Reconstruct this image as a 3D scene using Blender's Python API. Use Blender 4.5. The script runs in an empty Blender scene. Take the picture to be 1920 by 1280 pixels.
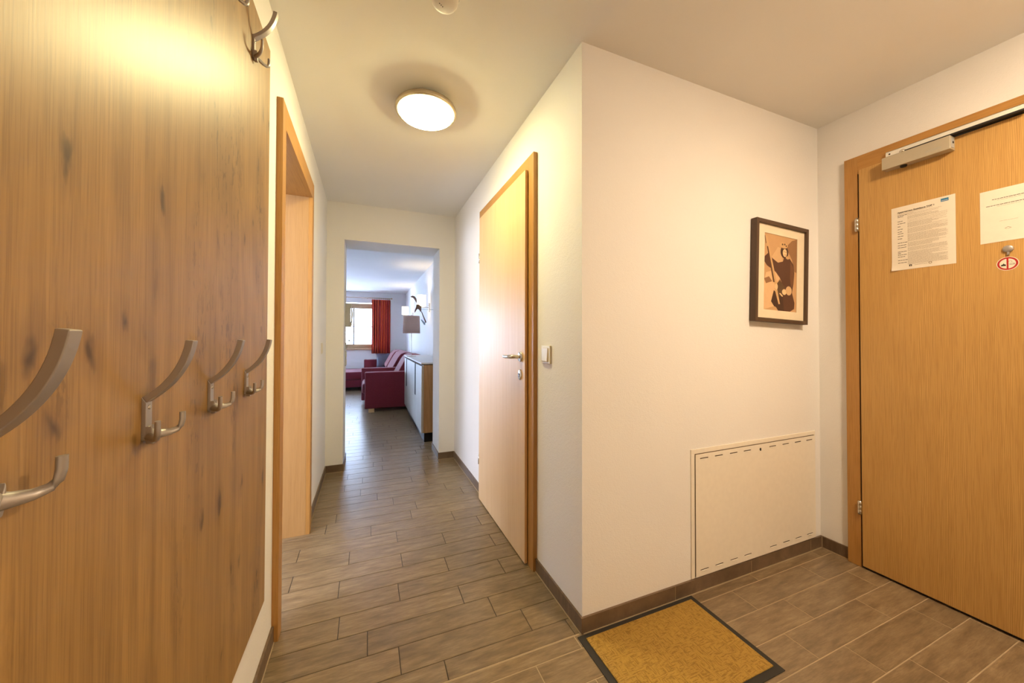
import bpy, bmesh, math, random
from mathutils import Vector, Matrix
random.seed(7)
C = bpy.context.scene.collection
S = bpy.context.scene
PI = math.pi

# ------------------------------------------------------------------ camera, world, light, exposure
CAMH = 1.1517
F_PX, YAW, PIT, ROL, CY = 666.68, 0.3859, 0.0130, 0.0021, 626.45
cam_d = bpy.data.cameras.new('camera'); cam = bpy.data.objects.new('camera', cam_d); C.objects.link(cam)
s_, c_ = math.sin(YAW), math.cos(YAW); cp, sp = math.cos(PIT), math.sin(PIT); cr, sr = math.cos(ROL), math.sin(ROL)
R_ = Vector((c_, -s_, 0)); F_ = Vector((s_*cp, c_*cp, sp)); U_ = Vector((-s_*sp, -c_*sp, cp))
R3 = R_*cr + U_*sr; U3 = U_*cr - R_*sr
m = Matrix.Identity(4)
for i in range(3):
    m[i][0] = R3[i]; m[i][1] = U3[i]; m[i][2] = -F_[i]
m.translation = Vector((0, 0, CAMH))
cam.matrix_world = m
cam_d.sensor_width = 36; cam_d.sensor_fit = 'HORIZONTAL'; cam_d.lens = 36*F_PX/1920
cam_d.shift_y = (CY-640)/1920; cam_d.clip_start = 0.02
S.camera = cam
S.view_settings.view_transform = 'Standard'; S.view_settings.look = 'None'
S.view_settings.gamma = 1; S.view_settings.use_curve_mapping = False
S.view_settings.exposure = 0.20

W = bpy.data.worlds.new('daylight'); S.world = W; W.use_nodes = True
bg = W.node_tree.nodes['Background']; bg.inputs[0].default_value = (0.66, 0.79, 1.0, 1); bg.inputs[1].default_value = 5.0

def area(name, loc, look, sx, sy, power, col, portal=False):
    d = bpy.data.lights.new(name, 'AREA'); d.shape = 'RECTANGLE'; d.size = sx; d.size_y = sy
    d.energy = power; d.color = col
    if portal: d.cycles.is_portal = True
    o = bpy.data.objects.new(name, d); C.objects.link(o); o.location = loc
    o.rotation_euler = Vector(look).to_track_quat('-Z', 'Y').to_euler()
    return o
DAY = (0.50, 0.66, 1.0)
area('daylight_balcony_door', (-1.95, 10.0, 1.08), (0, -1, 0), 1.5, 2.1, 230, DAY)
area('daylight_living_window', (-0.35, 10.12, 1.45), (0, -1, 0), 1.5, 1.0, 45, DAY)
area('daylight_side_room', (-2.62, .8, 1.5), (1, 0.45, -0.1), 1.2, 1.2, 95, (0.80, 0.82, 1.0))
LAMP_C = (1.0, 0.88, 0.45); LAMP_STR = 80.0      # corridor ceiling lamp
LAMP2_C = (1.0, 0.77, 0.52); LAMP2_STR = 185.0    # entrance ceiling lamp

# ------------------------------------------------------------------ helpers
def tag(o, label=None, cat=None, group=None, kind=None):
    if label: o['label'] = label
    if cat: o['category'] = cat
    if group: o['group'] = group
    if kind: o['kind'] = kind
    return o
def empty(name, loc=(0, 0, 0)):
    o = bpy.data.objects.new(name, None); C.objects.link(o); o.location = loc; o.empty_display_size = .05
    return o
def wloc(p):
    v = Vector((0, 0, 0))
    while p is not None:
        v += p.location; p = p.parent
    return v
class MB:
    def __init__(s): s.v = []; s.f = []; s.sm = []; s.mi = []
    def add(s, vs, fs, smooth=False, mi=0):
        b = len(s.v); s.v += [tuple(v) for v in vs]
        for f in fs: s.f.append([b+i for i in f]); s.sm.append(smooth); s.mi.append(mi)
        return s
    def box(s, x0, x1, y0, y1, z0, z1, mi=0):
        x0, x1 = min(x0, x1), max(x0, x1); y0, y1 = min(y0, y1), max(y0, y1); z0, z1 = min(z0, z1), max(z0, z1)
        vs = [(x, y, z) for x in (x0, x1) for y in (y0, y1) for z in (z0, z1)]
        return s.add(vs, [(0, 1, 3, 2), (4, 6, 7, 5), (0, 4, 5, 1), (2, 3, 7, 6), (0, 2, 6, 4), (1, 5, 7, 3)], False, mi)
    def prism(s, poly, d, fn, mi=0):
        """poly 2D, extruded 0..d, fn(a,b,t)->xyz"""
        n = len(poly)
        vs = [fn(a, b, 0) for a, b in poly] + [fn(a, b, d) for a, b in poly]
        fs = [list(range(n))[::-1], list(range(n, 2*n))] + [(i, (i+1) % n, n+(i+1) % n, n+i) for i in range(n)]
        return s.add(vs, fs, False, mi)
    def sweep(s, path, rings, smooth=True, up=(0, 1, 0), caps=True, mi=0):
        """rings: list of list of 2D offsets (a along up, b along normal)"""
        path = [Vector(p) for p in path]; vs = []; n = len(rings[0]); up = Vector(up)
        for i, p in enumerate(path):
            t = (path[min(i+1, len(path)-1)] - path[max(i-1, 0)]).normalized()
            a = (up - t*up.dot(t)).normalized(); b = t.cross(a)
            for (u, w) in rings[i if i < len(rings) else -1]: vs.append(p + a*u + b*w)
        fs = []
        for i in range(len(path)-1):
            for j in range(n): fs.append((i*n+j, i*n+(j+1) % n, (i+1)*n+(j+1) % n, (i+1)*n+j))
        s.add(vs, fs, smooth, mi)
        if caps:
            k = len(path)-1
            s.add(vs[:n], [list(range(n))[::-1]], False, mi); s.add(vs[k*n:], [list(range(n))], False, mi)
        return s
    def tube(s, path, r, n=12, up=(0, 0.03, 1), mi=0):
        rs = r if isinstance(r, (list, tuple)) else [r]*len(path)
        return s.sweep(path, [[(q*math.cos(2*PI*j/n), q*math.sin(2*PI*j/n)) for j in range(n)] for q in rs], True, up, True, mi)
    def lathe(s, prof, c=(0, 0, 0), axis='z', n=32, mi=0, sc=(1, 1)):
        """prof: list of (r, h)"""
        vs = []; c = Vector(c)
        for r, h in prof:
            for j in range(n):
                a = 2*PI*j/n; u, w = r*math.cos(a)*sc[0], r*math.sin(a)*sc[1]
                vs.append(c + Vector({'z': (u, w, h), 'x': (h, u, w), 'y': (u, h, w)}[axis]))
        fs = [(i*n+j, i*n+(j+1) % n, (i+1)*n+(j+1) % n, (i+1)*n+j) for i in range(len(prof)-1) for j in range(n)]
        return s.add(vs, fs, True, mi)
    def build(s, name, mat, parent=None, bevel=0, seg=2, autos=False, solid=0):
        me = bpy.data.meshes.new(name); o = bpy.data.objects.new(name, me); C.objects.link(o)
        off = wloc(parent) if parent else Vector((0, 0, 0))
        me.from_pydata([Vector(v)-off for v in s.v], [], s.f)
        mats = mat if isinstance(mat, (list, tuple)) else [mat]
        for q in mats: me.materials.append(q)
        for p, sm, mi in zip(me.polygons, s.sm, s.mi): p.use_smooth = sm; p.material_index = mi
        if parent: o.parent = parent
        bm = bmesh.new(); bm.from_mesh(me); bmesh.ops.recalc_face_normals(bm, faces=bm.faces); bm.to_mesh(me); bm.free()
        if bevel:
            b = o.modifiers.new('bevel', 'BEVEL'); b.width = bevel; b.segments = seg; b.limit_method = 'ANGLE'; b.angle_limit = math.radians(40)
            for p in me.polygons: p.use_smooth = True
            w = o.modifiers.new('wn', 'WEIGHTED_NORMAL'); w.keep_sharp = True
        if solid:
            q = o.modifiers.new('solid', 'SOLIDIFY'); q.thickness = solid; q.offset = 0
        return o

# ------------------------------------------------------------------ materials
def sr(*c):
    return tuple(((x/255)/12.92 if x/255 <= .04045 else ((x/255+.055)/1.055)**2.4) for x in c) + (1,)
class N:
    def __init__(s, name):
        s.m = bpy.data.materials.new(name); s.m.use_nodes = True; s.t = s.m.node_tree; s.b = s.t.nodes['Principled BSDF']
    def n(s, typ, **k):
        o = s.t.nodes.new(typ)
        for a, v in k.items():
            if a.startswith('i_'): o.inputs[a[2:].replace('_', ' ')].default_value = v
            elif a.startswith('n'): pass
            else: setattr(o, a, v)
        return o
    def l(s, a, b): s.t.links.new(a, b)
    def pos(s, scale=(1, 1, 1), rot=(0, 0, 0), loc=(0, 0, 0)):
        g = s.t.nodes.new('ShaderNodeNewGeometry'); mp = s.t.nodes.new('ShaderNodeMapping')
        mp.inputs['Scale'].default_value = scale; mp.inputs['Rotation'].default_value = rot; mp.inputs['Location'].default_value = loc
        s.l(g.outputs['Position'], mp.inputs['Vector']); return mp.outputs[0]
    def noise(s, vec, scale=1, detail=4, rough=.5, dist=0):
        o = s.n('ShaderNodeTexNoise'); o.inputs['Scale'].default_value = scale; o.inputs['Detail'].default_value = detail
        o.inputs['Roughness'].default_value = rough; o.inputs['Distortion'].default_value = dist
        s.l(vec, o.inputs['Vector']); return o.outputs['Fac']
    def ramp(s, fac, stops):
        o = s.n('ShaderNodeValToRGB'); e = o.color_ramp.elements
        while len(e) < len(stops): e.new(.5)
        for q, (p, col) in zip(e, stops): q.position = p; q.color = col if len(col) == 4 else tuple(col)+(1,)
        s.l(fac, o.inputs[0]); return o.outputs[0]
    def mix(s, fac, a, b, mode='MIX'):
        o = s.n('ShaderNodeMix', data_type='RGBA', blend_type=mode)
        if isinstance(fac, (int, float)): o.inputs[0].default_value = fac
        else: s.l(fac, o.inputs[0])
        for i, v in ((6, a), (7, b)):
            if isinstance(v, tuple): o.inputs[i].default_value = v
            else: s.l(v, o.inputs[i])
        return o.outputs[2]
    def math(s, op, a, b=0.0):
        o = s.n('ShaderNodeMath', operation=op)
        for i, v in ((0, a), (1, b)):
            if isinstance(v, (int, float)): o.inputs[i].default_value = v
            else: s.l(v, o.inputs[i])
        return o.outputs[0]
    def bump(s, h, st=.2, d=.001):
        o = s.n('ShaderNodeBump'); o.inputs['Strength'].default_value = st; o.inputs['Distance'].default_value = d
        s.l(h, o.inputs['Height']); s.l(o.outputs[0], s.b.inputs['Normal'])
    def set(s, col=None, rough=None, metal=None, **k):
        if col is not None:
            if isinstance(col, tuple): s.b.inputs['Base Color'].default_value = col
            else: s.l(col, s.b.inputs['Base Color'])
        if rough is not None:
            if isinstance(rough, (int, float)): s.b.inputs['Roughness'].default_value = rough
            else: s.l(rough, s.b.inputs['Roughness'])
        if metal is not None: s.b.inputs['Metallic'].default_value = metal
        for a, v in k.items(): s.b.inputs[a.replace('_', ' ')].default_value = v
        return s.m
def plain(name, col, rough=.5, metal=0, **k):
    q = N(name); v = q.noise(q.pos((1, 1, 1)), 40, 3)
    c2 = tuple(x*.97 for x in col[:3])+(1,)
    return q.set(q.ramp(v, [(.35, c2), (.65, col)]), rough, metal, **k)
def plaster(name, col, st=.6):
    q = N(name); p = q.pos((1, 1, 1))
    a = q.noise(p, 190, 3, .6); b = q.noise(p, 60, 2)
    h = q.math('ADD', a, q.math('MULTIPLY', b, .6)); q.bump(h, st, .0016)
    v = q.noise(p, 1.3, 3); c2 = tuple(x*.965 for x in col[:3])+(1,)
    return q.set(q.ramp(v, [(.3, c2), (.7, col)]), .85)
def wood(name, base, dark, light, axis='z', across=1.0, rings=.5, fine=.5, rough=.35, knots=False, seed=0.0, coat=0.0, ringscale=3.0, warpk=1.2, along=.22, bands=110.0, pin=0.0, pitch=.0046, f1w=.55, spec=.5):
    """grain runs along `axis`"""
    q = N(name); al = {'x': 0, 'y': 1, 'z': 2}[axis]
    def sc(a, l): v = [a]*3; v[al] = l; return tuple(v)
    loc = (seed, seed*1.3, seed*.7)
    warp = q.noise(q.pos(sc(2.2, .55), loc=loc), 1.0, 2)
    rp = q.pos(sc(ringscale*across, along*across), loc=loc)
    vm = q.n('ShaderNodeVectorMath', operation='ADD'); q.l(rp, vm.inputs[0])
    cmb = q.n('ShaderNodeCombineXYZ'); w6 = q.math('MULTIPLY', warp, warpk)
    for i in range(3):
        if i != al: q.l(w6, cmb.inputs[i])
    q.l(cmb.outputs[0], vm.inputs[1])
    wv = q.n('ShaderNodeTexNoise'); wv.inputs['Scale'].default_value = .9; wv.inputs['Detail'].default_value = 1.0
    q.l(vm.outputs[0], wv.inputs['Vector'])
    band = q.math('SINE', q.math('MULTIPLY', wv.outputs['Fac'], bands))
    band = q.math('ADD', q.math('MULTIPLY', band, .5), .5)
    f1 = q.noise(q.pos(sc(75*across, 1.6), loc=loc), 1.0, 5, .62)
    f2 = q.noise(q.pos(sc(420*across, 9), loc=loc), 1.0, 2, .5)
    col = q.mix(q.math('MULTIPLY', band, rings), base, dark)
    col = q.mix(q.math('MULTIPLY', q.ramp(f1, [(.38, (0, 0, 0)), (.68, (1, 1, 1))]), f1w), col, light)
    col = q.mix(q.math('MULTIPLY', q.ramp(f2, [(.5, (0, 0, 0)), (.62, (1, 1, 1))]), fine), col, dark)
    if pin:
        g = q.n('ShaderNodeNewGeometry'); sp_ = q.n('ShaderNodeSeparateXYZ'); q.l(g.outputs['Position'], sp_.inputs[0])
        oth = [i for i in range(3) if i != al]
        su = q.math('ADD', sp_.outputs[oth[0]], sp_.outputs[oth[1]])
        wn = q.noise(q.pos(sc(4.0, .45), loc=loc), 1.0, 2, .4); wn2 = q.noise(q.pos(sc(40, 4), loc=loc), 1.0, 2, .5)
        ph = q.math('ADD', q.math('MULTIPLY', su, 2*PI/pitch), q.math('ADD', q.math('MULTIPLY', wn, 130.0), q.math('MULTIPLY', wn2, 14.0)))
        pb = q.ramp(q.math('ADD', q.math('MULTIPLY', q.math('SINE', ph), .5), .5), [(.25, (1, 1, 1)), (.75, (0, 0, 0))])
        col = q.mix(q.math('MULTIPLY', pb, pin), col, dark)
    if knots:
        vo = q.n('ShaderNodeTexVoronoi', feature='F1'); vo.inputs['Scale'].default_value = 1.0
        d = q.noise(q.pos(sc(9, 5)), 1, 2)
        vv = q.n('ShaderNodeVectorMath', operation='ADD'); q.l(q.pos(sc(13.0, 6.0), loc=(3.3, 1.7, 5.1)), vv.inputs[0])
        c3 = q.n('ShaderNodeCombineXYZ'); q.l(d, c3.inputs[1]); q.l(q.noise(q.pos(sc(30, 12)), 1, 3), c3.inputs[2]); q.l(c3.outputs[0], vv.inputs[1])
        q.l(vv.outputs[0], vo.inputs['Vector'])
        k = q.ramp(vo.outputs['Distance'], [(.05, (1, 1, 1)), (.16, (0, 0, 0))])
        sel = q.ramp(q.noise(q.pos(sc(3.5, 2.0)), 1, 1), [(.36, (0, 0, 0)), (.46, (1, 1, 1))])
        halo = q.ramp(vo.outputs['Distance'], [(.08, (1, 1, 1)), (.42, (0, 0, 0))])
        col = q.mix(q.math('MULTIPLY', q.math('MULTIPLY', halo, sel), .35), col, dark)
        sk = q.ramp(q.noise(q.pos(sc(85, 26), loc=(2, 7, 1)), 1, 3, .6), [(.56, (0, 0, 0)), (.62, (1, 1, 1))])
        sl2 = q.ramp(q.noise(q.pos(sc(7, 1.6), loc=(5, 3, 9)), 1, 2), [(.53, (0, 0, 0)), (.68, (1, 1, 1))])
        col = q.mix(q.math('MULTIPLY', sl2, .25), col, dark)
        col = q.mix(q.math('MULTIPLY', q.math('MULTIPLY', sk, sl2), .7), col, tuple(x*.5 for x in dark[:3])+(1,))
        col = q.mix(q.math('MULTIPLY', q.math('MULTIPLY', k, sel), .85), col, tuple(x*.45 for x in dark[:3])+(1,))
    q.bump(q.math('ADD', f2, q.math('MULTIPLY', f1, .8)), .12, .0006)
    q.b.inputs['Coat Weight'].default_value = coat; q.b.inputs['Coat Roughness'].default_value = .25
    q.b.inputs['Specular IOR Level'].default_value = spec
    return q.set(col, rough)
def metal(name, col, rough=.35, aniso=0):
    q = N(name); v = q.noise(q.pos((1, 1, 1)), 300, 2)
    return q.set(col, q.math('ADD', q.math('MULTIPLY', v, .1), rough-.05), 1.0)
def emit(name, col, strength, base=(.9, .9, .9, 1)):
    q = N(name); q.b.inputs['Emission Color'].default_value = col+(1,) if len(col) == 3 else col
    q.b.inputs['Emission Strength'].default_value = strength
    return q.set(base, .3)

M = {}
M['wall'] = plaster('wall_plaster', (.86, .84, .81, 1))
M['wall_live'] = plaster('living_wall_plaster', (.87, .87, .87, 1), .2)
M['ceil'] = plaster('ceiling_plaster', (.88, .87, .84, 1), .12)
M['door'] = wood('oak_veneer', sr(200, 157, 90), sr(150, 106, 50), sr(212, 172, 108), rings=.10, fine=.3, rough=.45, seed=2.0, coat=.05, pin=.36, f1w=.28)
M['door_in'] = wood('beech_veneer', sr(222, 184, 132), sr(196, 150, 98), sr(232, 200, 152), rings=.08, fine=.12, rough=.42, seed=5.0, across=1.4, spec=.38)
M['jamb'] = wood('jamb_veneer', sr(176, 134, 80), sr(146, 104, 54), sr(190, 150, 96), rings=.06, fine=.25, rough=.5, seed=5.0, f1w=.3)
M['frame_v'] = wood('frame_wood_upright', sr(184, 135, 70), sr(142, 96, 42), sr(198, 152, 88), rings=.1, fine=.35, rough=.42, seed=8.0, pin=.25, f1w=.3)
M['frame_h'] = wood('frame_wood_head', sr(184, 135, 70), sr(142, 96, 42), sr(198, 152, 88), axis='y', rings=.1, fine=.35, rough=.42, seed=8.5, pin=.25, f1w=.3)
M['panel'] = wood('knotty_oak_laminate', sr(158, 120, 64), sr(102, 70, 34), sr(178, 140, 82), rings=.34, fine=.3, rough=.42, knots=True, seed=11.0, coat=.0, ringscale=2.4, bands=90, pin=.10, pitch=.007, spec=.65)
M['winwood'] = wood('window_wood', sr(186, 154, 116), sr(150, 118, 82), sr(198, 168, 130), axis='x', rings=.1, rough=.4, seed=3.0)
M['sidewood'] = wood('sideboard_oak', sr(170, 128, 84), sr(128, 90, 54), sr(184, 144, 98), rings=.35, rough=.5, seed=6.0)
M['sidefront'] = wood('sideboard_front', sr(176, 166, 150), sr(140, 130, 116), sr(196, 188, 174), rings=.4, rough=.45, seed=7.0)
M['hook'] = plain('brushed_nickel_bronze', sr(168, 160, 153), .42, .55)
M['steel'] = metal('satin_steel', sr(205, 200, 190), .25)
M['chrome'] = metal('chrome', sr(225, 222, 215), .12)
M['alu'] = metal('champagne_aluminium', sr(200, 188, 165), .45)
M['closer'] = plain('closer_silver_paint', sr(190, 180, 158), .4, .35)
M['plastic'] = plain('cream_plastic', sr(225, 215, 190), .35)
M['white_plastic'] = plain('white_plastic', sr(232, 228, 218), .35)
M['grey_plastic'] = plain('grey_plastic', sr(176, 176, 172), .4)
M['access'] = plain('enamelled_sheet', sr(240, 232, 216), .4)
M['dark'] = plain('dark_gap', sr(28, 22, 18), .7)
M['black'] = plain('black_trim', sr(22, 22, 26), .9, 0, Specular_IOR_Level=.05)
M['plinth'] = plain('black_plinth', sr(30, 30, 34), .3)
M['picframe'] = plain('dark_brown_frame_paint', sr(82, 62, 46), .5)
M['mat_board'] = plain('cream_mount_board', sr(232, 218, 190), .8)
M['paper'] = plain('paper', sr(228, 218, 200), .8)
M['ink'] = plain('printed_ink', sr(60, 52, 44), .8)
M['ink_soft'] = plain('printed_ink_small', sr(160, 145, 122), .8)
M['ink_blue'] = plain('blue_logo_ink', sr(50, 120, 160), .7)
M['red'] = plain('sign_red', sr(170, 30, 24), .5)
M['rubber'] = plain('dark_rubber', sr(46, 42, 36), .8)
M['sofa'] = (lambda q: (q.bump(q.noise(q.pos(), 700, 2), .4, .001), q.set(q.ramp(q.noise(q.pos(), 300, 3), [(.35, sr(100, 24, 40)), (.7, sr(128, 36, 54))]), .85, Sheen_Weight=.15))[1])(N('burgundy_fabric'))
M['cushion'] = plain('grey_satin_fabric', sr(70, 66, 84), .45)
M['shade'] = plain('taupe_lamp_fabric', sr(196, 164, 150), .85)
M['opal'] = emit('opal_glass_lit', LAMP_C, LAMP_STR)
M['opal2'] = emit('opal_glass_lit_entrance', LAMP2_C, LAMP2_STR)
M['sconce'] = emit('sconce_shade_lit', (1.0, .80, .52), 2.2)
M['pale_wood'] = wood('pale_wood_foot', sr(214, 182, 130), sr(190, 150, 100), sr(224, 196, 150), rings=.1, seed=4.0)

# curtain: vertical red / orange / wine stripes woven in
q = N('striped_curtain_cloth'); p = q.pos((38, 0, 0)); v = q.noise(p, 1, 1)
M['curtain'] = q.set(q.ramp(v, [(.34, sr(140, 28, 52)), (.44, sr(196, 36, 40)), (.5, sr(226, 110, 60)), (.55, sr(196, 40, 48)), (.64, sr(112, 26, 66))]), .8)
# tiles
def tile_mat(name, c0, c1, c2, rough):
    q = N(name); at = q.n('ShaderNodeAttribute', attribute_name='rnd')
    g = q.n('ShaderNodeNewGeometry'); cm = q.n('ShaderNodeCombineXYZ')
    for i in range(3): q.l(q.math('MULTIPLY', at.outputs['Fac'], 37.0), cm.inputs[i])
    ad = q.n('ShaderNodeVectorMath', operation='ADD'); q.l(g.outputs['Position'], ad.inputs[0]); q.l(cm.outputs[0], ad.inputs[1])
    mp = q.n('ShaderNodeMapping'); mp.inputs['Scale'].default_value = (8, 50, 8); q.l(ad.outputs[0], mp.inputs['Vector'])
    a = q.noise(mp.outputs[0], 1.0, 6, .65)
    mp2 = q.n('ShaderNodeMapping'); mp2.inputs['Scale'].default_value = (14, 34, 14); q.l(ad.outputs[0], mp2.inputs['Vector'])
    b = q.noise(mp2.outputs[0], 1.0, 4, .6)
    mp3 = q.n('ShaderNodeMapping'); mp3.inputs['Scale'].default_value = (30, 330, 30); q.l(ad.outputs[0], mp3.inputs['Vector'])
    f = q.noise(mp3.outputs[0], 1.0, 2, .5)
    col = q.ramp(a, [(.3, c0), (.5, c1), (.72, c2)])
    col = q.mix(q.math('MULTIPLY', q.ramp(b, [(.35, (0, 0, 0)), (.75, (1, 1, 1))]), .5), col, c0)
    col = q.mix(q.math('MULTIPLY', q.ramp(f, [(.45, (0, 0, 0)), (.62, (1, 1, 1))]), .3), col, c0)
    br = q.math('ADD', q.math('MULTIPLY', at.outputs['Fac'], .18), .91)
    hs = q.n('ShaderNodeHueSaturation'); q.l(br, hs.inputs['Value']); q.l(col, hs.inputs['Color'])
    q.b.inputs['Specular IOR Level'].default_value = .5
    return q.set(hs.outputs[0], rough)
M['tile'] = tile_mat('woodlook_porcelain', sr(106, 88, 66), sr(136, 116, 88), sr(158, 138, 108), .29)
M['skirt'] = tile_mat('skirting_tile', sr(96, 78, 60), sr(116, 95, 74), sr(132, 110, 88), .4)
M['grout_dark'] = plain('dark_grout', sr(70, 61, 52), .9)
M['grout_light'] = plain('light_grout', sr(170, 150, 120), .9)
# mat coir
q = N('coir_mat_pile')
a1 = q.noise(q.pos((34, 260, 1)), 1, 2, .5); a2 = q.noise(q.pos((240, 34, 1)), 1, 2, .5)
sel = q.ramp(q.noise(q.pos(), 45, 2), [(.45, (0, 0, 0)), (.55, (1, 1, 1))])
ln = q.mix(sel, q.ramp(a1, [(.42, (1, 1, 1)), (.5, (0, 0, 0))]), q.ramp(a2, [(.42, (1, 1, 1)), (.5, (0, 0, 0))]))
fz = q.noise(q.pos(), 900, 2)
col = q.mix(q.math('MULTIPLY', ln, .5), q.ramp(fz, [(.3, sr(172, 132, 50)), (.7, sr(206, 166, 78))]), sr(118, 82, 26))
q.bump(q.math('SUBTRACT', fz, ln), .8, .003)
M['coir'] = q.set(col, .95)
q = N('window_glass'); q.b.inputs['Transmission Weight'].default_value = 1.0; q.b.inputs['IOR'].default_value = 1.01
M['glass'] = q.set((.97, .99, 1, 1), 0.0)

# ------------------------------------------------------------------ dimensions of the place
XR, YP, XE, YF, XL, ZC = .7875, 1.2008, 2.348, 3.426, -.330, 2.342
YB = 3.7725; OX0, OX1, OZ = -.193, .638, 2.019
YW, XW = 9.83, .94
TP, TL, T0, TE0 = .1199, .4973, 1.2857, 1.1432

# floor of individually laid tiles in one mesh
rowx = {0: .115, 1: .0075, 2: -.099, 3: .140, 4: -.1144, 5: .1728, 6: -.081, 7: -.3318, 8: .0267, 9: .273, 10: -.178, 11: .176, 12: .0727,
        13: -.0413, 14: -.1557, 15: -.0308, 16: -.1456, 17: .1296, 18: .0556, 20: -.0324, 21: .0324}
rowe = {0: 1.5526, 1: 1.7183, 2: 1.5201, 3: 1.6706, 4: 1.82}
fl = MB(); rnd = []
FX0, FX1, FY0, FY1 = -3.3, 2.5, -1.45, 10.0
def lay(y0, y1, xoff, g):
    n0 = math.floor((FX0-xoff)/TL); x = xoff+n0*TL
    while x < FX1:
        a, b = max(x+g, FX0), min(x+TL-g, FX1)
        if b-a > .01:
            r = random.random()
            c0, c1 = y0+g, y1-g; e = .0012; zt = 0; zb = -.0022
            vs = [(a, c0, zb), (b, c0, zb), (b, c1, zb), (a, c1, zb), (a+e, c0+e, zt), (b-e, c0+e, zt), (b-e, c1-e, zt), (a+e, c1-e, zt)]
            fl.add(vs, [(4, 5, 6, 7), (0, 1, 5, 4), (1, 2, 6, 5), (2, 3, 7, 6), (3, 0, 4, 7)])
            rnd.extend([r]*5)
        x += TL
lay(1.2035, T0, .262, .0011)
k = 0; yy = T0
while yy < FY1:
    lay(yy, yy+TP, rowx.get(k, random.random()*TL), .0011); k += 1; yy += TP
lay(TE0, 1.2, 1.744-TL*1, .0014)
k = 0; yy = TE0
while yy > FY0:
    lay(yy-TP, yy, rowe.get(k, random.random()*TL), .0010); k += 1; yy -= TP
ntile = len(fl.f)
fl.add([(FX0, 1.2017, -.0016), (FX1, 1.2017, -.0016), (FX1, FY1, -.0016), (FX0, FY1, -.0016)], [(0, 1, 2, 3)], False, 1)
fl.add([(FX0, FY0, -.0008), (FX1, FY0, -.0008), (FX1, 1.2017, -.0008), (FX0, 1.2017, -.0008)], [(0, 1, 2, 3)], False, 2)
fl.add([(FX0, 1.199, .0001), (FX1, 1.199, .0001), (FX1, 1.2045, .0001), (FX0, 1.2045, .0001)], [(0, 1, 2, 3)], False, 2)
me = bpy.data.meshes.new('floor'); me.from_pydata(fl.v, [], fl.f)
for q_ in (M['tile'], M['grout_dark'], M['grout_light']): me.materials.append(q_)
for p_, mi in zip(me.polygons, fl.mi): p_.material_index = mi
at_ = me.attributes.new('rnd', 'FLOAT', 'FACE')
for i, r in enumerate(rnd + [.5]*3): at_.data[i].value = r
floor = bpy.data.objects.new('floor', me); C.objects.link(floor); floor['kind'] = 'structure'
MB().box(FX0, FX1, FY0, FY1, -.12, -.004).build('floor_slab', M['grout_dark'])['kind'] = 'structure'

def st(name, mb, mat, bevel=0):
    o = mb.build(name, mat, None, bevel); o['kind'] = 'structure'; return o
# ceiling
st('ceiling', MB().box(FX0, FX1, FY0, YF+.15, ZC, ZC+.12), M['ceil'])
st('ceiling_living', MB().box(FX0, FX1, YF+.15, FY1, ZC, ZC+.12), M['wall_live'])
# corridor left wall with doorway (outer casing 1.60..2.46)
LW = -.452
st('wall_left', MB().box(LW, XL, FY0, 1.635, 0, ZC).box(LW, XL, 2.425, YF, 0, ZC).box(LW, XL, 1.635, 2.425, 2.01, ZC), M['wall'])
# right corridor wall + picture wall (one corner block)
st('wall_right', MB().box(XR, XR+.13, YP+.13, YF, 0, ZC).box(XR, XE, YP, YP+.13, 0, ZC), M['wall'])
st('wall_entrance', MB().box(XE, XE+.15, FY0, YP+.13, 0, ZC), M['wall'])
st('wall_back', MB().box(LW, XE, FY0, FY0+.15, 0, ZC), M['wall'])
st('wall_far', MB().box(FX0, OX0, YF, YB, 0, ZC).box(OX1, XW+.2, YF, YB, 0, ZC).box(OX0, OX1, YF, YB, OZ, ZC), M['wall'])
# living room
st('wall_living_right', MB().box(XW, XW+.16, YB, YW, 0, ZC), M['wall_live'])
st('wall_living_left', MB().box(FX0, FX0+.15, YB, YW, 0, ZC), M['wall_live'])
WX0, WX1, WZ0, WZ1 = -1.1, .43, .885, 2.045
BX0, BX1, BZ = -2.75, -1.35, 2.1
st('wall_window', MB().box(FX0, BX0, YW, YW+.17, 0, ZC).box(BX0, BX1, YW, YW+.17, BZ, ZC).box(BX1, WX0, YW, YW+.17, 0, ZC)
   .box(WX0, WX1, YW, YW+.17, 0, WZ0).box(WX0, WX1, YW, YW+.17, WZ1+.028, ZC).box(WX1, XW+.16, YW, YW+.17, 0, ZC), M['wall_live'])
# side room behind the open doorway
SX = -2.55; SY0, SY1 = -.3, YF
st('wall_side_room', MB().box(SX-.12, SX, SY0, SY1, 0, .85).box(SX-.12, SX, SY0, SY1, 2.1, ZC).box(SX-.12, SX, SY0, .2, .85, 2.1)
   .box(SX-.12, SX, 1.4, SY1, .85, 2.1).box(SX-.12, LW, SY0-.1, SY0, 0, ZC), M['wall_live'])

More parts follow.
